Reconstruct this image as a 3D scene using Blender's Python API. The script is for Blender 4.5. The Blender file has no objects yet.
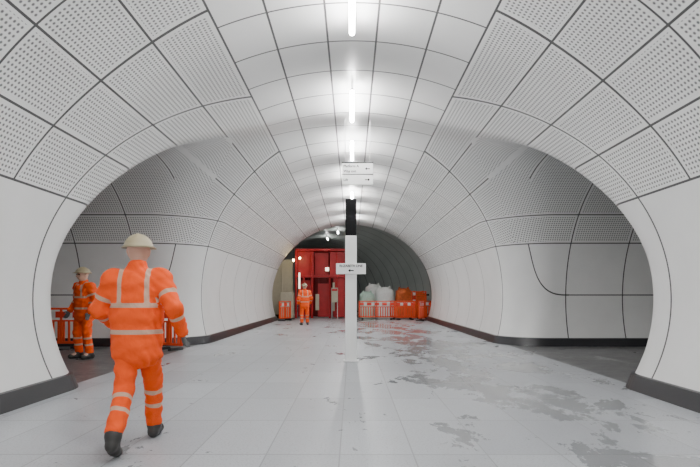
import bpy, bmesh, math, random
import numpy as np
from mathutils import Vector, Matrix
random.seed(4); np.random.seed(4)
C = bpy.context.scene.collection
# ------------------------------------------------------------------ params
A1,B1,C1 = 4.10,3.65,1.25          # main vault ellipse
YC,C2 = 10.85,1.22; A2,B2 = 3.05,3.00   # cross passage ellipse
R2 = 3.0
LM = .85                           # trim seam around the junction
YEND = 27.8
XP = 11.5
CAMZ = 1.3

# ------------------------------------------------------------------ helpers
def link(o, parent=None):
    C.objects.link(o)
    if parent is not None: o.parent = parent
    return o
def tag(o,label,cat,group=None,kind=None):
    o["label"]=label; o["category"]=cat
    if group: o["group"]=group
    if kind: o["kind"]=kind
def meshobj(name, verts, faces, mat=None, parent=None, smooth=False):
    me=bpy.data.meshes.new(name); me.from_pydata([tuple(v) for v in verts],[],[tuple(f) for f in faces]); me.update()
    if mat: me.materials.append(mat)
    if smooth: me.shade_smooth()
    o=bpy.data.objects.new(name,me); return link(o,parent)
def empty(name, loc=(0,0,0), rot=0):
    o=bpy.data.objects.new(name,None); o.location=loc; o.rotation_euler=(0,0,rot); o.empty_display_size=.2
    return link(o)
def boxes(name, lst, mat, parent=None, bevel=0.0):
    bm=bmesh.new()
    for b in lst:
        c,s=b[0],b[1]; rz=b[2] if len(b)>2 else 0
        M=Matrix.Translation(c)@Matrix.Rotation(rz,4,'Z')@Matrix.Diagonal((s[0],s[1],s[2],1))
        bmesh.ops.create_cube(bm,size=1,matrix=M)
    if bevel>0:
        bmesh.ops.bevel(bm,geom=bm.edges[:],offset=bevel,segments=2,affect='EDGES',profile=.5)
    me=bpy.data.meshes.new(name); bm.to_mesh(me); bm.free()
    me.materials.append(mat)
    o=bpy.data.objects.new(name,me); return link(o,parent)
def each_box(name,lst,mat,parent,bevel=0.0):
    return [boxes(name,[b],mat,parent,bevel) for b in lst]
def cyl(bm,p,q,r,seg=12,r2=None):
    p=Vector(p);q=Vector(q);d=q-p
    M=Matrix.Translation((p+q)/2)@d.to_track_quat('Z','Y').to_matrix().to_4x4()
    bmesh.ops.create_cone(bm,cap_ends=True,segments=seg,radius1=r,radius2=r if r2 is None else r2,depth=d.length,matrix=M)
def cyls(name,lst,mat,parent=None,seg=12):
    bm=bmesh.new()
    for l in lst: cyl(bm,l[0],l[1],l[2],seg,l[3] if len(l)>3 else None)
    me=bpy.data.meshes.new(name); bm.to_mesh(me); bm.free(); me.materials.append(mat)
    o=bpy.data.objects.new(name,me); return link(o,parent)
def each_cyl(name,lst,mat,parent,seg=12):
    return [cyls(name,[b],mat,parent,seg) for b in lst]

class NT:
    def __init__(s,name):
        s.m=bpy.data.materials.new(name); s.m.use_nodes=True; s.t=s.m.node_tree
        s.b=s.t.nodes['Principled BSDF']
    def n(s,ty,**k):
        x=s.t.nodes.new(ty)
        for a,b in k.items(): setattr(x,a,b)
        return x
    def put(s,sock,v):
        if isinstance(v,bpy.types.NodeSocket): s.t.links.new(v,sock)
        else: sock.default_value=v
    def math(s,op,a,b=0.0,c=0.0):
        x=s.n('ShaderNodeMath',operation=op); s.put(x.inputs[0],a); s.put(x.inputs[1],b); s.put(x.inputs[2],c); return x.outputs[0]
    def mul(s,*a):
        r=a[0]
        for x in a[1:]: r=s.math('MULTIPLY',r,x)
        return r
    def inv(s,a): return s.math('SUBTRACT',1.0,a)
    def mix(s,f,a,b):
        x=s.n('ShaderNodeMix',data_type='RGBA'); s.put(x.inputs[0],f)
        s.put(x.inputs[6],a if not isinstance(a,tuple) else (*a,1)); s.put(x.inputs[7],b if not isinstance(b,tuple) else (*b,1)); return x.outputs[2]
    def mixf(s,f,a,b):
        x=s.n('ShaderNodeMix',data_type='FLOAT'); s.put(x.inputs[0],f); s.put(x.inputs[2],a); s.put(x.inputs[3],b); return x.outputs[0]
    def attr(s,nm):
        return s.n('ShaderNodeAttribute',attribute_name=nm).outputs['Fac']
    def noise(s,vec,scale,detail=4,rough=.5,dist=0):
        x=s.n('ShaderNodeTexNoise'); x.inputs['Scale'].default_value=scale; x.inputs['Detail'].default_value=detail
        x.inputs['Roughness'].default_value=rough; x.inputs['Distortion'].default_value=dist
        if vec is not None: s.t.links.new(vec,x.inputs['Vector'])
        return x.outputs['Fac']
    def pos(s):
        g=s.n('ShaderNodeNewGeometry'); x=s.n('ShaderNodeSeparateXYZ'); s.t.links.new(g.outputs['Position'],x.inputs[0])
        return g.outputs['Position'],x.outputs[0],x.outputs[1],x.outputs[2]
    def ramp(s,v,lo,hi):
        x=s.n('ShaderNodeMapRange'); s.put(x.inputs[0],v); x.inputs[1].default_value=lo; x.inputs[2].default_value=hi; return x.outputs[0]
    def bump(s,h,st=.3,d=.02):
        x=s.n('ShaderNodeBump'); x.inputs['Strength'].default_value=st; x.inputs['Distance'].default_value=d
        s.put(x.inputs['Height'],h); s.t.links.new(x.outputs[0],s.b.inputs['Normal'])
    def base(s,c): s.put(s.b.inputs['Base Color'],c if not isinstance(c,tuple) else (*c,1))
    def rough(s,c): s.put(s.b.inputs['Roughness'],c)

def simple(name,col,rough=.5,var=.12,scale=8,metal=0,emit=None,estr=0,bump=0.0,spec=.5):
    k=NT(name)
    tc=k.n('ShaderNodeTexCoord').outputs['Object']
    f=k.noise(tc,scale,4)
    dk=tuple(c*(1-var) for c in col); lt=tuple(min(1,c*(1+var)) for c in col)
    k.base(k.mix(f,dk,lt)); k.rough(rough); k.b.inputs['Metallic'].default_value=metal
    k.b.inputs['Specular IOR Level'].default_value=spec
    if emit: k.b.inputs['Emission Color'].default_value=(*emit,1); k.b.inputs['Emission Strength'].default_value=estr
    if bump: k.bump(f,bump,.02)
    return k.m

# ------------------------------------------------------------------ surface nets
def surface_nets(fn, lo, hi, h, proj=2, flip=False):
    n=[int(round((hi[i]-lo[i])/h))+1 for i in range(3)]
    ax=[lo[i]+h*np.arange(n[i]) for i in range(3)]
    X,Y,Z=np.meshgrid(*ax,indexing='ij')
    V=fn(X,Y,Z).astype(np.float64); S=V<0
    cs=[(a,b,c) for a in(0,1) for b in(0,1) for c in(0,1)]
    def sub(Ar,o): return Ar[o[0]:n[0]-1+o[0],o[1]:n[1]-1+o[1],o[2]:n[2]-1+o[2]]
    cnt=sum(sub(S,o).astype(np.int8) for o in cs)
    act=np.argwhere((cnt>0)&(cnt<8))
    idx=-np.ones((n[0]-1,n[1]-1,n[2]-1),int); idx[act[:,0],act[:,1],act[:,2]]=np.arange(len(act))
    acc=np.zeros((len(act),3)); num=np.zeros(len(act))
    for o in cs:
        for d in range(3):
            if o[d]==0:
                o2=list(o);o2[d]=1
                v0=V[act[:,0]+o[0],act[:,1]+o[1],act[:,2]+o[2]]; v1=V[act[:,0]+o2[0],act[:,1]+o2[1],act[:,2]+o2[2]]
                m=(v0<0)!=(v1<0); t=np.where(m,v0/(v0-v1+1e-30),0)
                P=np.array(o,float)[None,:].repeat(len(act),0); P[:,d]+=t
                acc[m]+=P[m]; num[m]+=1
    P=np.array(lo)[None]+h*(act+acc/num[:,None])
    e=h*.02
    def grad(P):
        g=np.zeros_like(P)
        for d in range(3):
            q=P.copy();q[:,d]+=e;r=P.copy();r[:,d]-=e
            g[:,d]=(fn(q[:,0],q[:,1],q[:,2])-fn(r[:,0],r[:,1],r[:,2]))/(2*e)
        return g
    for _ in range(proj):
        g=grad(P); f=fn(P[:,0],P[:,1],P[:,2]); st=(f/np.maximum((g**2).sum(1),.05))[:,None]*g
        l=np.linalg.norm(st,axis=1,keepdims=True); st*=np.minimum(1,h*.6/np.maximum(l,1e-9)); P-=st
    g=grad(P); N=g/np.maximum(np.linalg.norm(g,axis=1,keepdims=True),1e-9)
    F=[]
    for d in range(3):
        a,b=(d+1)%3,(d+2)%3
        sl0=[slice(None)]*3; sl1=[slice(None)]*3; sl0[d]=slice(0,n[d]-1); sl1[d]=slice(1,n[d])
        s0=S[tuple(sl0)];s1=S[tuple(sl1)]
        E=np.argwhere(s0!=s1); E=E[(E[:,a]>0)&(E[:,a]<n[a]-1)&(E[:,b]>0)&(E[:,b]<n[b]-1)]
        q=[]
        for (da,db) in((-1,-1),(0,-1),(0,0),(-1,0)):
            c=E.copy();c[:,a]+=da;c[:,b]+=db; q.append(idx[c[:,0],c[:,1],c[:,2]])
        q=np.stack(q,1); inv=~s0[E[:,0],E[:,1],E[:,2]]
        if flip: inv=~inv
        q[inv]=q[inv][:,::-1]; F.append(q)
    F=np.concatenate(F); F=F[(F>=0).all(1)]
    return P,F,(-N if flip else N)

def np_mesh(name,P,F,N=None,attrs=None,mats=()):
    used=np.unique(F); re=-np.ones(len(P),int); re[used]=np.arange(len(used))
    me=bpy.data.meshes.new(name); me.from_pydata(P[used].tolist(),[],re[F].tolist()); me.update()
    for m in mats: me.materials.append(m)
    me.shade_smooth()
    if attrs:
        for k,v in attrs.items():
            a=me.attributes.new(k,'FLOAT','POINT'); a.data.foreach_set('value',v[used].astype(np.float32))
    if N is not None: me.normals_split_custom_set_from_vertices(N[used].tolist())
    return me

# ------------------------------------------------------------------ tunnel field
def f1(X,Y,Z): 
    return (np.sqrt((X/A1)**2+((Z-C1)/B1)**2+1e-9)-1)*3.9
def f2(X,Y,Z): return (np.sqrt(((Y-YC)/A2)**2+((Z-C2)/B2)**2+1e-9)-1)*3.0
def tun(X,Y,Z):
    a=f1(X,Y,Z);b=f2(X,Y,Z)
    up=np.clip((Z-1.6)/2.0,0,1); up=up*up*(3-2*up)
    nr=np.clip((YC+1.2-Y)/2.4,0,1); nr=nr*nr*(3-2*nr)
    RF=.60*nr+1.05*(1-nr)-.34*up*nr+.25*up*(1-nr)
    u=np.maximum(RF-a,0);v=np.maximum(RF-b,0)
    return np.maximum(RF,np.minimum(a,b))-np.sqrt(u*u+v*v)
tt=np.linspace(0,math.pi,2000); ex=A1*np.sin(tt); ez=B1*np.cos(tt)+C1
arc=np.concatenate([[0],np.cumsum(np.hypot(np.diff(ex),np.diff(ez)))])
def arcZ(z): 
    t=np.arccos(np.clip((z-C1)/B1,-1,1)); return np.interp(t,tt,arc)
S26=float(arcZ(np.array([2.6]))[0]); S0=1.70; NR=4; ROW=(S26-S0)/NR

P,F,N=surface_nets(tun,(-XP,-2.6,-.16),(XP,YEND,5.2),.09,proj=4,flip=True)
X,Y,Z=P.T
D2=f2(X,Y,Z)
sw=np.clip((D2-LM)/2.6,0,1); sw=sw*sw*(3-2*sw)
attrs=dict(sM=np.interp(np.arctan2(np.abs(X)/A1,(Z-C1)/B1),tt,arc), sZ=arcZ(Z),
           sP=R2*np.abs(np.arctan2((Y-YC)/A2,(Z-C2)/B2)), d1=f1(X,Y,Z), d2=D2,
           cc=D2*(1-sw)+(np.abs(Y-YC)-3.0)*sw)

k=NT('vault_panels'); pos,px,py,pz=k.pos()
sM,sZ,sP,d1,d2,cc=[k.attr(a) for a in('sM','sZ','sP','d1','d2','cc')]
M=k.math('LESS_THAN',d1,d2); notM=k.inv(M)
W=.014; RP=.5
hi=k.math('GREATER_THAN',pz,2.6); lo_=k.inv(hi)
crn=k.math('LESS_THAN',sM,S0)
fil=k.mixf(M,k.math('LESS_THAN',d1,.9),k.mul(k.math('LESS_THAN',d2,LM),k.inv(crn))); nofil=k.inv(fil)
rMc=k.math('PINGPONG',k.math('ADD',py,100.35),RP)
rMw=k.math('PINGPONG',k.math('SUBTRACT',k.math('ADD',cc,RP*20),LM),RP)
rM=k.mixf(crn,rMw,rMc)
rP=k.math('PINGPONG',k.math('ADD',k.math('ABSOLUTE',px),101.08),.73)
ring=k.mixf(M,rP,rM)
lowM=k.mul(M,lo_)
rLow=k.math('PINGPONG',k.math('SUBTRACT',k.math('ADD',cc,RP*20),LM),RP*2)
ringL=k.mul(k.math('LESS_THAN',k.mixf(lowM,ring,rLow),W),nofil)
rows=[k.mul(M,k.math('COMPARE',sZ if i<2 else sM,S26-i*ROW,W)) for i in range(0,NR)]
prow=[k.mul(notM,k.math('COMPARE',sZ,S26-i*ROW,W)) for i in range(0,2)]
crown=[k.mul(M,k.math('COMPARE',sM,v,W)) for v in(.34,1.06,S0)]
pj=k.mul(notM,k.math('COMPARE',pz,1.3,W),k.math('GREATER_THAN',d1,1.39))
flm=k.mul(M,k.inv(crn),k.math('COMPARE',d2,LM,W*1.1))
qa=k.math('DIVIDE',k.math('SUBTRACT',1.40,d1),.80); qb=k.math('DIVIDE',k.math('SUBTRACT',pz,2.6),1.3)
q=k.math('SQRT',k.math('ADD',k.math('POWER',k.math('ABSOLUTE',qa),3.0),k.math('POWER',k.math('ABSOLUTE',qb),3.0)))
flp=k.mul(notM,lo_,k.math('LESS_THAN',d1,1.41),k.math('COMPARE',q,1.0,W*1.5))
line=ringL
for x in rows+prow+crown+[pj,flm,flp]: line=k.math('MAXIMUM',line,x)
p=.056
def dots(u,v):
    a=k.math('PINGPONG',u,p/2); b=k.math('PINGPONG',v,p/2)
    a=k.math('SUBTRACT',p/2,a);b=k.math('SUBTRACT',p/2,b)
    r=k.math('SQRT',k.math('ADD',k.mul(a,a),k.mul(b,b)))
    return k.inv(k.ramp(r,.18*p,.36*p))
D=k.mixf(M,dots(k.math('ADD',sP,10),k.math('ADD',px,100)),dots(k.math('ADD',sM,10),k.math('ADD',py,100)))
perf=k.mul(hi,k.math('MAXIMUM',k.mul(notM,k.math('GREATER_THAN',k.math('ABSOLUTE',px),2.3)),k.mul(M,k.math('GREATER_THAN',sM,S0+.05))))
D=k.mul(D,perf,k.math('MAXIMUM',k.math('GREATER_THAN',ring,.05),fil))
for i in range(NR): D=k.mul(D,k.inv(k.math('COMPARE',sZ if i<2 else sM,S26-i*ROW,.05)))
D=k.mul(D,k.inv(k.mul(M,k.math('COMPARE',d2,LM,.05))))
nz=k.noise(pos,.9,6,.6)
basec=k.mix(nz,(.66,.66,.65),(.84,.84,.83))
fine=k.noise(pos,60,3); 
basec=k.mix(k.mul(fine,.15),basec,(.58,.58,.575))
col=k.mix(D,basec,(.14,.14,.14)); col=k.mix(line,col,(.055,.055,.055))
k.base(col); k.rough(.34)
k.bump(k.inv(k.math('MAXIMUM',D,line)),.25,.008)
PANEL=k.m
fc=P[F].mean(1)
keep=fc[:,2]>-.12
for nm,sel in (('ceiling',fc[:,2]>2.6),('wall_left',(fc[:,2]<=2.6)&(fc[:,0]<0)),('wall_right',(fc[:,2]<=2.6)&(fc[:,0]>=0))):
    me=np_mesh(nm,P,F[sel&keep],N,attrs,(PANEL,)); o=link(bpy.data.objects.new(nm,me)); o["kind"]="structure"

# ------------------------------------------------------------------ floor
k=NT('floor_slabs'); pos,px,py,pz=k.pos()
gx=k.math('PINGPONG',k.math('ADD',px,100.3),.3); gy=k.math('PINGPONG',k.math('ADD',py,100),.6)
gl=k.math('MAXIMUM',k.math('LESS_THAN',gx,.006),k.math('LESS_THAN',gy,.009))
fx=k.math('FLOOR',k.math('DIVIDE',k.math('ADD',px,100.3),.6)); fy=k.math('FLOOR',k.math('DIVIDE',k.math('ADD',py,100),1.2))
cb=k.n('ShaderNodeCombineXYZ'); k.put(cb.inputs[0],fx);k.put(cb.inputs[1],fy)
wn=k.n('ShaderNodeTexWhiteNoise'); k.t.links.new(cb.outputs[0],wn.inputs['Vector'])
c=k.mix(wn.outputs['Value'],(.35,.365,.39),(.44,.46,.485))
n1=k.noise(pos,1.6,8,.65); c=k.mix(k.mul(k.ramp(n1,.4,.7),.5),c,(.43,.445,.465))
sp=k.noise(pos,55,3); c=k.mix(k.mul(k.math('GREATER_THAN',sp,.58),.5),c,(.22,.225,.235))
c=k.mix(k.mul(gl,.65),c,(.15,.15,.16))
mp=k.n('ShaderNodeMapping'); k.t.links.new(pos,mp.inputs['Vector']); mp.inputs['Scale'].default_value=(1.0,.55,1); mp.inputs['Location'].default_value=(3.1,.4,0)
n2=k.noise(mp.outputs[0],1.15,12,.70,.4)
ctr=k.math('ADD',2.2,k.mul(k.math('SUBTRACT',py,8.0),-.07))
bias=k.mul(k.ramp(k.math('ABSOLUTE',k.math('SUBTRACT',px,ctr)),2.4,0.2),.135)
bias=k.math('ADD',bias,k.mul(k.ramp(py,9,14),.02))
nn=k.math('ADD',n2,bias)
n3=k.noise(pos,3.0,8,.68,.3); small=k.ramp(n3,.655,.668)
wet=k.math('MAXIMUM',k.ramp(nn,.622,.636),k.mul(small,.8))
halo=k.ramp(nn,.55,.64)
c=k.mix(k.mul(halo,.15),c,(.25,.255,.265))
c=k.mix(k.mul(wet,.52),c,(.145,.147,.152))
stain=k.ramp(k.noise(pos,.6,6,.6),.5,.75); c=k.mix(k.mul(stain,.15),c,(.27,.275,.28))
dk=k.math('GREATER_THAN',k.math('ABSOLUTE',px),4.05)
nd=k.noise(pos,3,8,.7); dc=k.mix(k.ramp(nd,.35,.7),(.05,.05,.052),(.17,.17,.17))
c=k.mix(dk,c,dc); k.base(c)
k.rough(k.mixf(wet,k.mixf(halo,k.mixf(n1,.30,.44),.28),.14)); k.b.inputs['Specular IOR Level'].default_value=.5
k.bump(k.math('SUBTRACT',k.mul(sp,.15),gl),.12,.01)
fl=meshobj('floor',[(-13,-2.7,0),(13,-2.7,0),(13,46,0),(-13,46,0)],[(0,1,2,3)],k.m); fl["kind"]="structure"

# ------------------------------------------------------------------ skirting
BLK=simple('black_skirting',(.022,.022,.025),.35)
def trace(start,direction,n,step=.08,zz=.12,stop=None):
    p=np.array(start,float); out=[]; d=np.array(direction,float)
    def g(p):
        e=1e-3; f=lambda a,b: float(tun(np.array(a),np.array(b),np.array(zz)))
        return f(*p),np.array([(f(p[0]+e,p[1])-f(p[0]-e,p[1]))/(2*e),(f(p[0],p[1]+e)-f(p[0],p[1]-e))/(2*e)])
    for i in range(n):
        for _ in range(4):
            f,gr=g(p); p=p-f*gr/(gr@gr)
        f,gr=g(p); nn=gr/np.linalg.norm(gr); out.append((p.copy(),nn))
        t=np.array([-nn[1],nn[0]]); 
        if t@d<0:t=-t
        d=t; p=p+t*step
        if stop and stop(p): break
    return out
for sx,side in((-1,'left'),(1,'right')):
    for nm,st,dr,stp in(('near',(3.9*sx,-2.5),(0,1),lambda q:abs(q[0])>XP-.1),('far',(3.9*sx,YEND-.02),(0,-1),lambda q:abs(q[0])>XP-.1)):
        pts=trace(st,dr,800,stop=stp); vs=[];fs=[]
        for (q,nn) in pts:
            a=q-nn*.085; a2=q-nn*.015; b=q+nn*.08
            vs+= [(a[0],a[1],.001),(a2[0],a2[1],.20),(b[0],b[1],.215),(b[0],b[1],.001)]
        for i in range(len(pts)-1):
            for j in range(4):
                fs.append((4*i+j,4*i+(j+1)%4,4*i+4+(j+1)%4,4*i+4+j))
        L=4*(len(pts)-1); fs+=[(0,1,2,3),(L+3,L+2,L+1,L)]
        o=meshobj('baseboard_'+side+('_rear' if nm=='far' else ''),vs,fs,BLK); o["kind"]="structure"

CONC=simple('grey_concrete',(.40,.40,.39),.8,.2,2,bump=.4)
for sx,side in((-1,'left'),(1,'right')):
    vs=[(sx*(XP-.1),YC,0)]; m=40
    for i in range(m+1):
        a=-math.pi*.62+i*(math.pi*1.24)/m
        vs.append((sx*(XP-.1),YC+(A2+.1)*math.sin(a),max(-.02,C2+(B2+.1)*math.cos(a))))
    o=meshobj('wall_'+side+'_passage_end',vs,[(0,i+1,i+2) for i in range(m)],CONC); o["kind"]="structure"

# ------------------------------------------------------------------ far dark tunnel
k=NT('raw_tunnel_lining'); pos,px,py,pz=k.pos()
mp=k.n('ShaderNodeMapping'); k.t.links.new(pos,mp.inputs['Vector']); mp.inputs['Scale'].default_value=(1,.05,1)
nf=k.noise(mp.outputs[0],1.2,3,.5); rg=k.math('PINGPONG',py,.6)
c=k.mix(nf,(.30,.33,.31),(.44,.47,.45)); c=k.mix(k.math('LESS_THAN',rg,.05),c,(.20,.21,.205))
k.base(c);k.rough(.35);k.bump(k.math('LESS_THAN',rg,.06),.5,.03)
vs=[];fs=[];m=64;secs=[(YEND-.1+i*.6,1.30-.008*i) for i in range(0,29)]
for (yy,sc) in secs:
    dx=-.016*(yy-YEND)**2
    for i in range(m+1):
        a=math.pi*(-.62+1.24*i/m); vs.append((dx+A1*sc*math.sin(a),yy,C1+B1*sc*math.cos(a)))
for s in range(len(secs)-1):
    for i in range(m): fs.append((s*(m+1)+i,s*(m+1)+i+1,(s+1)*(m+1)+i+1,(s+1)*(m+1)+i))
o=meshobj('wall_far_tunnel',vs,fs,k.m,smooth=True); o["kind"]="structure"
vs=[]
for (yy,sc) in((YEND-.12,1.005),(YEND-.1,1.31)):
    for i in range(m+1):
        a=math.pi*(-.62+1.24*i/m); vs.append((A1*sc*math.sin(a),yy,C1+B1*sc*math.cos(a)))
o=meshobj('trim_1',vs,[(i,i+1,m+2+i,m+1+i) for i in range(m)],CONC); o["kind"]="structure"
o=meshobj('wall_back',[(-11,44.4,0),(6,44.4,0),(6,44.4,7),(-11,44.4,7)],[(0,1,2,3)],CONC); o["kind"]="structure"

# ------------------------------------------------------------------ strip lights
HOUS=simple('white_metal',(.80,.80,.80),.4)
def glow(nm,s): return simple(nm,(1,1,1),.5,0,emit=(1,.99,.975),estr=s)
GLOW=glow('lit_tube',205); GLOWP=glow('lit_tube_dim',14); GLOW_FILL=glow('added_fill_tube',60)
def strip(loc,rotz,label,group,L=1.5,mat=None,drop=.15):
    e=empty('strip_light',loc,rotz)
    boxes('housing',[((0,0,.045),(.045,L+.02,.03))],HOUS,e,.006)
    bm=bmesh.new(); cyl(bm,(0,-L/2,0),(0,L/2,0),.035,16)
    me=bpy.data.meshes.new('tube'); bm.to_mesh(me); bm.free(); me.materials.append(mat or GLOW)
    link(bpy.data.objects.new('tube',me),e)
    each_cyl('suspension_rod',[((0,-L*.35,.055),(0,-L*.35,drop),.006),((0,L*.35,.055),(0,L*.35,drop),.006)],HOUS,e,8)
    tag(e,label,'light',group); return e
for i,y in enumerate((.3,3.3,6.3,9.85,12.85,15.9,18.9,21.9,24.9)):
    strip((0,y,C1+B1-.18),0,'lit white tubular strip light along the crown of the vault','crown strip lights')
for sx in(-1,1):
    strip((sx*8.6,YC,C2+B2-.19),math.pi/2,'lit white strip light under the side passage crown','passage strip lights',1.5,GLOWP)
for y in(29.4,32.4,35.4,38.2):  # added fill lights, not known fittings; they brighten the far tunnel lining
    sc=1.30-.008*(y-YEND)/.6
    strip((-.016*(y-YEND)**2,y,C1+B1*sc-.22),0,'added strip light brightening the unfinished tunnel','added tunnel fill lights',1.2,GLOW_FILL)

# ------------------------------------------------------------------ central wayfinding post
WHT=simple('white_enamel',(.90,.90,.89),.35,.03); BK=simple('black_enamel',(.006,.006,.007),.6,spec=.15)
def lettering(txt,size,loc,parent,mat=BK,name='lettering',align='LEFT'):
    cu=bpy.data.curves.new(name,'FONT'); cu.body=txt; cu.size=size; cu.extrude=.001; cu.align_x=align; cu.offset=.0012
    o=bpy.data.objects.new(name,cu); link(o)
    bpy.context.view_layer.update()
    me=bpy.data.meshes.new_from_object(o.evaluated_get(bpy.context.evaluated_depsgraph_get()))
    bpy.data.objects.remove(o); me.name=name; me.materials.clear(); me.materials.append(mat)
    o=bpy.data.objects.new(name,me); o.location=loc; o.rotation_euler=(math.pi/2,0,0); return link(o,parent)
def arrow(loc,s,parent,left=True,rot=0):
    pts=[(-1,0),(-.25,.6),(-.25,.18),(1,.18),(1,-.18),(-.25,-.18),(-.25,-.6)]
    sg=1 if left else -1
    vs=[(loc[0]+s*(math.cos(rot)*x-math.sin(rot)*y)*sg,loc[1],loc[2]+s*(math.sin(rot)*x+math.cos(rot)*y)) for x,y in pts]
    return meshobj('arrow',vs,[(0,1,6),(2,3,4,5)],BK,parent)
YP=10.6
e=empty('wayfinding_post',(-.02,YP,0))
boxes('shaft',[((0,0,1.23),(.225,.16,2.46))],WHT,e,.012)
boxes('base_plate',[((0,0,.012),(.30,.24,.024))],HOUS,e,.004)
boxes('dark_head',[((0,0,2.82),(.215,.155,.72))],BK,e,.012)
boxes('sign_panel',[((.0,-.10,1.81),(.58,.035,.21))],WHT,e,.006)
lettering('ELIZABETH LINE',.062,(0,-.121,1.845),e,align='CENTER')
arrow((0,-.121,1.775),.055,e)
tag(e,'tall white wayfinding post with black head and small sign','sign post')
e=empty('hanging_sign',(.11,YP+.25,3.50))
each_box('sign_panel',[((0,0,.11),(.62,.06,.20)),((0,0,.335),(.62,.06,.22))],WHT,e,.006)
each_box('edge_strip',[((.0,0,.455),(.63,.07,.016)),((.0,0,.222),(.63,.05,.012))],BK,e)
each_cyl('suspension_rod',[((-.25,0,.46),(-.25,0,1.34),.008),((.25,0,.46),(.25,0,1.30),.008)],HOUS,e)
lettering('Platform A',.07,(-.28,-.032,.36),e); lettering('Way out',.07,(-.28,-.032,.26),e)
arrow((.2,-.032,.33),.05,e); lettering('Lift',.07,(-.28,-.032,.085),e); arrow((.2,-.032,.11),.05,e,left=False)
tag(e,'white double directional sign with black lettering hung from the crown','sign')

# ------------------------------------------------------------------ barriers
ORG=simple('orange_plastic',(.80,.075,.015),.4); RW=NT('reflective_band')
tc=RW.n('ShaderNodeTexCoord').outputs['Object']; sx_=RW.n('ShaderNodeSeparateXYZ'); RW.t.links.new(tc,sx_.inputs[0])
st=RW.math('LESS_THAN',RW.math('PINGPONG',RW.math('ADD',sx_.outputs[0],10.),.2),.12)
RW.base(RW.mix(st,(.68,.62,.6),(.75,.05,.02))); RW.rough(.35); RW=RW.m
RUB=simple('black_rubber',(.02,.02,.02),.8)
def barrier(loc,rot,label,group,L=1.9):
    e=empty('safety_barrier',loc,rot)
    lst=[((0,0,.97),(L,.05,.05)),((0,0,.16),(L,.05,.06)),((0,0,.68),(L,.04,.04)),((-L/2+.03,0,.56),(.06,.05,.85)),((L/2-.03,0,.56),(.06,.05,.85)),((0,0,.56),(.05,.045,.8))]
    nb=max(6,int(L*7.4))
    for i in range(nb): lst.append(((-L/2+.06+(i+.5)*(L-.12)/nb,0,.42),(.05,.03,.5)))
    boxes('frame',lst,ORG,e,.006)
    boxes('reflective_board',[((0,-.02,.83),(L-.1,.03,.15))],RW,e,.004)
    each_box('foot',[((sx*(L/2-.2),0,.05),(.10,.40,.06)) for sx in(-1,1)],RUB,e,.008)
    tag(e,label,'barrier',group); return e
g='pedestrian barriers'
for (x,y,r,L) in((-7.0,13.0,.05,1.1),(-5.2,13.0,-.12,1.3),(-4.25,12.55,-.45,.8)):
    barrier((x,y,0),r,'orange plastic pedestrian barrier with red and white board in side passage',g,L)
for (x,y,r,L) in((1.3,28.3,0,1.9),(2.75,27.9,.2,1.1),(3.45,26.9,1.2,.9),(-3.35,27.0,1.0,.9)):
    barrier((x,y,0),r,'orange plastic pedestrian barrier at the mouth of the unfinished tunnel',g,L)
barrier((2.7,29.1,0),-.25,'orange plastic pedestrian barrier standing behind others',g,1.3)
barrier((3.85,29.0,0),.4,'orange plastic pedestrian barrier standing behind others',g,.9)
e=barrier((4.3,30.3,.76),0,'spare orange plastic barrier stood on its end',g,1.5); e.rotation_euler=(0,-math.pi/2,.1)

# ------------------------------------------------------------------ far objects
RED=simple('red_paint',(.50,.012,.016),.45,.45,1.5); DRED=simple('dark_red_paint',(.18,.005,.008),.6); 
BEI=simple('beige_paint',(.50,.45,.34),.6); LIT=simple('lit_panel',(1,1,1),.5,0,emit=(1,.88,.66),estr=3)
e=empty('red_shaft_enclosure',(-1.75,31.5,0))
bm=bmesh.new(); seg=24
for i in range(seg):
    a0=math.pi+math.pi*i/seg; am=a0+math.pi/seg/2
    M_=Matrix.Translation((1.3*math.cos(am),.5*math.sin(am)+.4,1.9))@Matrix.Rotation(am-math.pi/2,4,'Z')@Matrix.Diagonal((.175,.05 if i%2 else .1,3.7,1))
    bmesh.ops.create_cube(bm,size=1,matrix=M_)
me=bpy.data.meshes.new('curved_screen'); bm.to_mesh(me); bm.free(); me.materials.append(DRED); link(bpy.data.objects.new('curved_screen',me),e)
each_box('cladding_panel',[((-.9,-.75,3.1),(.95,.06,1.4)),((0.0,-.40,3.1),(.8,.06,1.3)),((.9,-.9,3.0),(.8,.06,1.5)),((-1.0,-.5,1.1),(.7,.06,2.1)),((.15,-.65,1.0),(.7,.06,1.9)),((1.0,-.95,1.15),(.6,.06,2.2))],RED,e,.01)
each_box('beam',[((0,-.5,3.85),(2.9,1.2,.12)),((0,-1.05,2.35),(2.8,.35,.12))],RED,e,.01)
each_cyl('column',[((x,-1.15,0),(x,-1.15,h),r) for x,h,r in((-1.4,3.8,.06),(-.95,2.3,.05),(-.5,3.6,.07),(.5,2.3,.06),(.9,3.7,.05),(1.38,3.8,.06))],RED,e,14)
each_box('lit_strip',[((-1.2,-1.22,2.1),(.08,.04,.9)),((.35,-1.12,2.75),(.2,.04,.2))],LIT,e)
each_box('pale_panel',[((-.2,-1.16,.9),(.2,.05,.9)),((.72,-1.16,1.2),(.12,.05,1.6))],BEI,e,.006)
tag(e,'tall red steel enclosure with columns, cladding panels and small lights','enclosure')
e=empty('notice_board',(-.95,29.6,0))
each_cyl('leg',[((sx*.15,0,0),(sx*.15,0,1.7),.018) for sx in(-1,1)],HOUS,e)
boxes('board',[((0,-.03,1.3),(.36,.03,.8))],BEI,e,.005)
boxes('header',[((0,-.05,1.58),(.30,.008,.12))],RED,e)
tag(e,'pale notice board with red header on two legs','sign')
e=empty('cream_partition',(-3.95,30.6,0))
boxes('panel',[((0,0,1.65),(1.2,.08,3.3))],BEI,e,.01)
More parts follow.
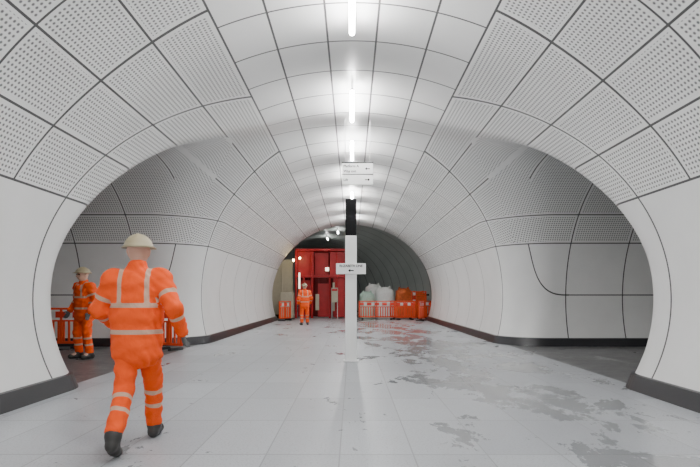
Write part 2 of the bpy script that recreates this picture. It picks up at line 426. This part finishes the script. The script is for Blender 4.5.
each_box('batten',[((x,-.06,1.65),(.06,.04,3.3)) for x in(-.57,0,.57)],BEI,e,.004)
boxes('kickboard',[((0,-.06,.1),(1.2,.05,.2))],RUB,e)
tag(e,'tall cream timber partition with battens beside red enclosure','partition')
e=empty('site_cabinet',(-3.5,29.2,0))
boxes('body',[((0,0,.75),(.7,.6,1.4))],BEI,e,.02); boxes('plinth',[((0,0,.03),(.74,.64,.06))],RUB,e)
each_box('door',[((-.17,-.31,.75),(.32,.02,1.25)),((.17,-.31,.75),(.32,.02,1.25))],BEI,e,.004)
each_box('handle',[((.04,-.33,.8),(.02,.02,.16)),((-.04,-.33,.8),(.02,.02,.16))],BK,e)
tag(e,'beige metal site cabinet with double doors','cabinet')
YL=simple('yellow_lamp',(1,.85,.4),.5,0,emit=(1,.78,.35),estr=50)
for (x,y,z) in((-3.2,29.5,3.2),(-2.9,30.0,3.35)):
    e=empty('site_lamp',(x,y,z)); bm=bmesh.new(); bmesh.ops.create_uvsphere(bm,u_segments=14,v_segments=10,radius=.06)
    me=bpy.data.meshes.new('globe'); bm.to_mesh(me); bm.free(); me.materials.append(YL); link(bpy.data.objects.new('globe',me),e)
    cyls('cap',[((0,0,.05),(0,0,.12),.035)],RUB,e); cyls('cord',[((0,0,.11),(0,0,1.2),.008)],RUB,e,6)
    tag(e,'small yellow festoon site lamp hanging on a cord','lamp','festoon lamps')
def bag(loc,s,col,label):
    bm=bmesh.new(); bmesh.ops.create_cube(bm,size=1); bmesh.ops.subdivide_edges(bm,edges=bm.edges[:],cuts=9,use_grid_fill=True)
    rs=np.random.RandomState(int(abs(loc[0])*100)); ph=rs.rand(6)*6
    for v in bm.verts:
        x,y,z=v.co; bul=1-.35*abs(z*2)**3; r=1/max(1e-6,(abs(2*x)**4+abs(2*y)**4)**.25) if (x or y) else 1
        m=max(abs(2*x),abs(2*y)); kx=(1 if m==0 else min(1.0,m*r)) 
        v.co.x=x*kx*s[0]*(.9+.16*bul)+.02*math.sin(9*z+ph[0]+5*y); v.co.y=y*kx*s[1]*(.9+.16*bul)+.02*math.sin(8*z+ph[1]+6*x)
        v.co.z=(z+.5)*s[2]*(1-.10*(2*x)**2*(z>0)-.10*(2*y)**2*(z>0))+ (z>.4)*.03*math.sin(12*x+ph[2])*math.sin(10*y+ph[3])
    me=bpy.data.meshes.new('sack'); bm.to_mesh(me); bm.free(); me.materials.append(col); me.shade_smooth()
    e=empty('bulk_bag',loc,0); link(bpy.data.objects.new('sack',me),e)
    for sx in(-1,1):
        for sy in(-1,1):
            p0=(sx*s[0]*.36,sy*s[1]*.36,s[2]*.86); p1=(sx*s[0]*.28,sy*s[1]*.28,s[2]*1.03); p2=(sx*s[0]*.12,sy*s[1]*.3,s[2]*.9)
            cyls('lifting_loop',[(p0,p1,.018),(p1,p2,.018)],col,e,6)
    tag(e,label,'bag','bulk bags')
BW=simple('white_woven',(.84,.86,.84),.7,.15,14,bump=.5); BG=simple('pale_green_woven',(.50,.68,.58),.7,.2,14,bump=.5); BB=simple('orange_brown_sacking',(.60,.12,.03),.8,.5,9,bump=.5)
bag((.84,30.2,0),(.78,.8,1.5),BG,'full pale green woven bulk bag behind barriers')
bag((1.85,30.6,0),(.98,.9,1.75),BW,'full white woven bulk bag behind barriers')
bag((1.3,32.1,0),(.95,.9,1.95),BW,'full white woven bulk bag against the pile')
bag((2.95,30.9,0),(.9,.8,1.7),BB,'orange brown rubble bulk bag beside barriers')
bag((3.9,31.8,0),(.9,.8,1.5),BB,'orange brown rubble bulk bag beside barriers')

# ------------------------------------------------------------------ people
def capsule(X,Y,Z,b):
    a,c,ra,rb=b[:4]; sx=b[4] if len(b)>4 else 1.0; sy=b[5] if len(b)>5 else 1.0
    ax,ay,az=a[0]/sx,a[1]/sy,a[2]; bx,by,bz=c[0]/sx,c[1]/sy,c[2]
    x,y,z=X/sx,Y/sy,Z; dx,dy,dz=bx-ax,by-ay,bz-az; L=dx*dx+dy*dy+dz*dz+1e-12
    t=np.clip(((x-ax)*dx+(y-ay)*dy+(z-az)*dz)/L,0,1)
    return np.sqrt((x-ax-t*dx)**2+(y-ay-t*dy)**2+(z-az-t*dz)**2)-(ra+(rb-ra)*t)
def sdf(bones,kk):
    def f(X,Y,Z):
        d=None
        for b in bones:
            c=capsule(X,Y,Z,b)
            if d is None: d=c
            else:
                h=np.clip(.5+.5*(d-c)/kk,0,1); d=d*(1-h)+c*h-kk*h*(1-h)
        return d
    return f
def grow(bones,kk,h,pad=.05,extra=None):
    ps=np.array([q for b in bones for q in(b[0],b[1])]); rr=max(max(b[2],b[3])*max(b[4] if len(b)>4 else 1,1) for b in bones)
    lo=ps.min(0)-rr-pad; hi=ps.max(0)+rr+pad
    f0=sdf(bones,kk)
    f=f0 if extra is None else (lambda X,Y,Z: f0(X,Y,Z)+extra(X,Y,Z))
    return surface_nets(f,lo,hi,h,proj=2)
def wrinkle(X,Y,Z):
    return .006*np.sin(34*Z+9*X+6*np.sin(11*Y+7*X))*np.sin(12*X+10*Y+3*np.sin(9*Z))+.003*np.sin(60*Z-22*X+14*Y)
SKIN=simple('skin',(.55,.33,.24),.5,.06); BOOT=simple('black_boot_leather',(.03,.028,.026),.55); GLV=simple('work_glove',(.09,.09,.09),.8)
HAT=simple('tan_hard_hat_shell',(.38,.32,.20),.45,.04)
k=NT('orange_hi_vis'); tc=k.n('ShaderNodeTexCoord').outputs['Object']
w=k.noise(tc,9,5,.6,.8); c=k.mix(w,(.82,.07,.006),(.95,.11,.012))
sd=k.attr('band'); bd=k.math('LESS_THAN',sd,.019)
c=k.mix(bd,c,(.56,.36,.26)); k.base(c); k.rough(k.mixf(bd,.8,.45)); k.bump(w,.5,.03); k.b.inputs['Specular IOR Level'].default_value=.25
HV=k.m
def bandattr(P,segs):
    best=np.full(len(P),9.); out=np.full(len(P),9.)
    for a,b,ts,rad in segs:
        a=np.array(a);b=np.array(b);d=b-a;L=np.linalg.norm(d);u=d/L
        t=(P-a)@u; tc_=np.clip(t,0,L); dist=np.linalg.norm(P-a-tc_[:,None]*u,axis=1)-rad
        s=np.full(len(P),9.)
        for q in ts: s=np.minimum(s,np.abs(t-q))
        m=dist<best; best[m]=dist[m]; out[m]=s[m]
    return out
def hand(wr,d,side,fwd):
    d=Vector(d).normalized(); f=Vector(fwd); f=(f-d*f.dot(d)).normalized(); n=d.cross(f)*side
    W=Vector(wr); B=[]
    for i,(o,L) in enumerate(((.030,.072),(.010,.080),(-.010,.074),(-.029,.058))):
        kn=W+d*.088+f*o; B.append((W+d*.02+f*o*.6,kn,.015,.0125))
        q=kn; dd=d.copy()
        for j,fr in enumerate((.45,.3,.25)):
            dd=(dd+n*(-.22-.12*j)).normalized(); q2=q+dd*L*fr; B.append((q,q2,.0095-.001*j,.009-.001*j)); q=q2
    t0=W+d*.03+f*.03; t1=t0+(d*.6+f*.8-n*.3).normalized()*.035; t2=t1+(d*.9+f*.3-n*.4).normalized()*.03
    B+=[(t0,t1,.014,.011),(t1,t2,.011,.009)]
    return [(tuple(a),tuple(b),r,s) for a,b,r,s in B]
def build_worker(J):
    out=[]
    hd=J['head']; nk=J['neck']
    body=[((0,0,J['pz']),(0,.01,1.12),.115,.11,1.25),((0,.01,1.12),(0,.02,1.38),.11,.13,1.3),((-.15,.01,1.42),(.15,.01,1.42),.06,.06),
          ((0,.01,1.46),nk,.06,.055),(nk,hd,.055,.07,1,1.15),
          (hd,(hd[0],hd[1]-.012,hd[2]+.05),.078,.092,.95,1.15),((hd[0],hd[1]+.05,hd[2]-.055),(hd[0],hd[1]+.055,hd[2]-.045),.035,.04),
          ((hd[0],hd[1]+.098,hd[2]+.012),(hd[0],hd[1]+.118,hd[2]-.018),.010,.015),
          ((hd[0]-.078,hd[1]-.005,hd[2]-.01),(hd[0]-.084,hd[1]-.01,hd[2]+.02),.012,.016),((hd[0]+.078,hd[1]-.005,hd[2]-.01),(hd[0]+.084,hd[1]-.01,hd[2]+.02),.012,.016)]
    for s in('L','R'):
        sh,el,wr=J['sh'+s],J['el'+s],J['wr'+s]; hp,kn,an,to=J['hp'+s],J['kn'+s],J['an'+s],J['to'+s]
        body+=[(sh,el,.055,.042),(el,wr,.042,.028),(hp,kn,.085,.058),(kn,an,.055,.038),(an,to,.038,.035)]
    P,F,N=grow(body,.03,.013)
    Ps=[P];Fs=[F];off=len(P);Ms=[np.zeros(len(F),int)]
    for s,sd_ in(('L',1),('R',-1)):
        el=Vector(J['el'+s]);wr=Vector(J['wr'+s]); B=hand(wr,wr-el+Vector((0,0,-.08)),sd_,J['hf'])
        p2,f2_,_=grow(B,.006,.0045,.02); Ps.append(p2);Fs.append(f2_+off);off+=len(p2);Ms.append(np.ones(len(f2_),int))
    P=np.concatenate(Ps);F=np.concatenate(Fs)
    me=np_mesh('body',P,F,None,None,(SKIN,GLV)); me.polygons.foreach_set('material_index',np.concatenate(Ms)); out.append(('body',me,None))
    jk=[((0,0,J['pz']-.12),(0,.0,1.12),.150,.145,1.40),((0,0,1.12),(0,.01,1.36),.145,.150,1.48),((-.18,.005,1.425),(.18,.005,1.425),.082,.082),((0,.0,1.46),(0,.01,1.53),.082,.072)]
    sg=[((0,0,J['pz']-.15),(0,.01,1.6),[.20,.42],.17)]
    for s in('L','R'):
        sh,el,wr=J['sh'+s],J['el'+s],J['wr'+s]; cuff=tuple(Vector(el)+(Vector(wr)-Vector(el))*.93)
        jk+=[(sh,el,.086,.068),(el,cuff,.068,.054)]
        sg+=[(sh,el,[.17],.08),(el,cuff,[.08],.065)]
    P,F,N=grow(jk,.04,.014,extra=wrinkle)
    b=bandattr(P,sg)
    tor=(np.abs(P[:,0])<.2)&(P[:,2]>1.2)
    br=np.abs(np.abs(P[:,0])-.11); b=np.where(tor,np.minimum(b,br),b)
    out.append(('jacket',np_mesh('jacket',P,F,N,dict(band=b),(HV,)),'orange high visibility jacket with silver bands'))
    tr=[((-.03,0,J['pz']+.04),(.03,0,J['pz']+.04),.125,.125,1.15)]; sg=[((0,0,J['pz']),(0,0,1.2),[],.14)]
    for s in('L','R'):
        hp,kn,an=J['hp'+s],J['kn'+s],J['an'+s]; low=tuple(Vector(kn)+(Vector(an)-Vector(kn))*.90)
        tr+=[(hp,kn,.106,.078),(kn,low,.076,.072)]; sg+=[(hp,kn,[],.1),(kn,low,[.09,.22],.08)]
    P,F,N=grow(tr,.03,.014,extra=wrinkle); out.append(('trousers',np_mesh('trousers',P,F,N,dict(band=bandattr(P,sg)),(HV,)),'orange high visibility trousers with silver bands'))
    for s in('L','R'):
        an,to,he,kn=[Vector(J[q+s]) for q in('an','to','he','kn')]
        up=an+(kn-an)*.28; B=[(tuple(he),tuple(to),.040,.044,1.0),(tuple(an),tuple(up),.055,.062),(tuple(he+(an-he)*.3),tuple(an),.045,.055),(tuple((he+to)/2),tuple(an),.045,.05)]
        P,F,N=grow(B,.03,.009)
        out.append(('boot',np_mesh('boot',P,F,N,None,(BOOT,)),None))
    bm=bmesh.new(); bmesh.ops.create_uvsphere(bm,u_segments=32,v_segments=16,radius=1)
    bmesh.ops.delete(bm,geom=[v for v in bm.verts if v.co.z<-.02],context='VERTS')
    cx,cy,cz=hd[0],hd[1]-.008,hd[2]+.045
    for v in bm.verts:
        z=v.co.z; rim=max(0,.08-z)/.08; ridge=.05*max(0,1-abs(v.co.x)/.18)*(z>.3)
        ex_=1+.16*rim**2+(.22*rim**2*max(0,v.co.y))
        v.co=Vector((cx+v.co.x*.118*ex_,cy+v.co.y*.138*ex_,cz+z*.122*(1+ridge)))
    r=bmesh.ops.solidify(bm,geom=bm.faces[:],thickness=.004)
    me=bpy.data.meshes.new('hard_hat'); bm.to_mesh(me); bm.free(); me.materials.append(HAT); me.shade_smooth(); out.append(('hard_hat',me,'tan hard hat'))
    for sx in(-1,1):
        bm=bmesh.new(); bmesh.ops.create_uvsphere(bm,u_segments=10,v_segments=8,radius=.013,matrix=Matrix.Translation((hd[0]+sx*.033,hd[1]+.088,hd[2]+.018)))
        me=bpy.data.meshes.new('eye'); bm.to_mesh(me); bm.free(); me.materials.append(BK); out.append(('eye',me,None))
    bm=bmesh.new(); bmesh.ops.create_uvsphere(bm,u_segments=12,v_segments=8,radius=.02,matrix=Matrix.Translation((hd[0],hd[1]+.086,hd[2]-.045))@Matrix.Diagonal((1.2,.5,.3,1)))
    me=bpy.data.meshes.new('mouth'); bm.to_mesh(me); bm.free(); me.materials.append(simple('lips',(.35,.12,.10),.5)); out.append(('mouth',me,None))
    return out
WALK=dict(pz=.93,neck=(0,.03,1.55),head=(0,.05,1.64),hf=(0,1,0),
  shR=(.205,.0,1.42),elR=(.33,-.14,1.18),wrR=(.36,.04,.97),shL=(-.205,.0,1.42),elL=(-.32,.04,1.16),wrL=(-.28,.26,1.03),
  hpR=(.075,0,.90),knR=(.07,.24,.53),anR=(.045,.36,.12),heR=(.045,.32,.042),toR=(.05,.52,.045),
  hpL=(-.08,0,.90),knL=(-.08,-.08,.50),anL=(-.07,-.38,.20),heL=(-.07,-.43,.125),toL=(-.08,-.27,.046))
STAND=dict(pz=.95,neck=(0,.02,1.56),head=(0,.035,1.65),hf=(0,1,0),
  shR=(.195,.0,1.43),elR=(.28,-.04,1.15),wrR=(.27,.12,.94),shL=(-.195,.0,1.43),elL=(-.28,-.04,1.15),wrL=(-.27,.08,.92),
  hpR=(.09,0,.92),knR=(.12,.06,.50),anR=(.13,.02,.11),heR=(.13,-.03,.042),toR=(.16,.17,.045),
  hpL=(-.09,0,.92),knL=(-.12,.03,.50),anL=(-.13,-.02,.11),heL=(-.13,-.07,.042),toL=(-.16,.13,.045))
def place(parts,loc,rot,s,label):
    e=empty('person',loc,rot); e.scale=s if isinstance(s,tuple) else (s,s,s)
    for nm,me,lb in parts:
        o=link(bpy.data.objects.new(nm,me),e)
        if lb: o["label"]=lb
    tag(e,label,'person'); return e
pw=build_worker(WALK); ps=build_worker(STAND)
place(pw,(-1.83,4.60,0),.10,1.01,'walking person in orange high visibility workwear and tan hard hat')
place(ps,(-5.5,11.1,0),2.6,(1.12,1.12,1.03),'person in orange high visibility workwear standing by barriers')
place(ps,(-2.05,23.4,0),.3,1.0,'person in orange high visibility workwear standing at vault end')

# ------------------------------------------------------------------ world, camera
w=bpy.data.worlds.new('World'); bpy.context.scene.world=w; w.use_nodes=True
bgn=w.node_tree.nodes['Background']; bgn.inputs[0].default_value=(.96,.98,1,1); bgn.inputs[1].default_value=1.3
cam=bpy.data.cameras.new('Camera'); co=bpy.data.objects.new('Camera',cam); C.objects.link(co)
co.location=(0,0,CAMZ); co.rotation_euler=(math.pi/2,0,0); cam.sensor_width=36; cam.lens=540/700*36
cam.shift_y=(295-233.5)/700; cam.shift_x=-2/700; cam.clip_end=200
bpy.context.scene.camera=co
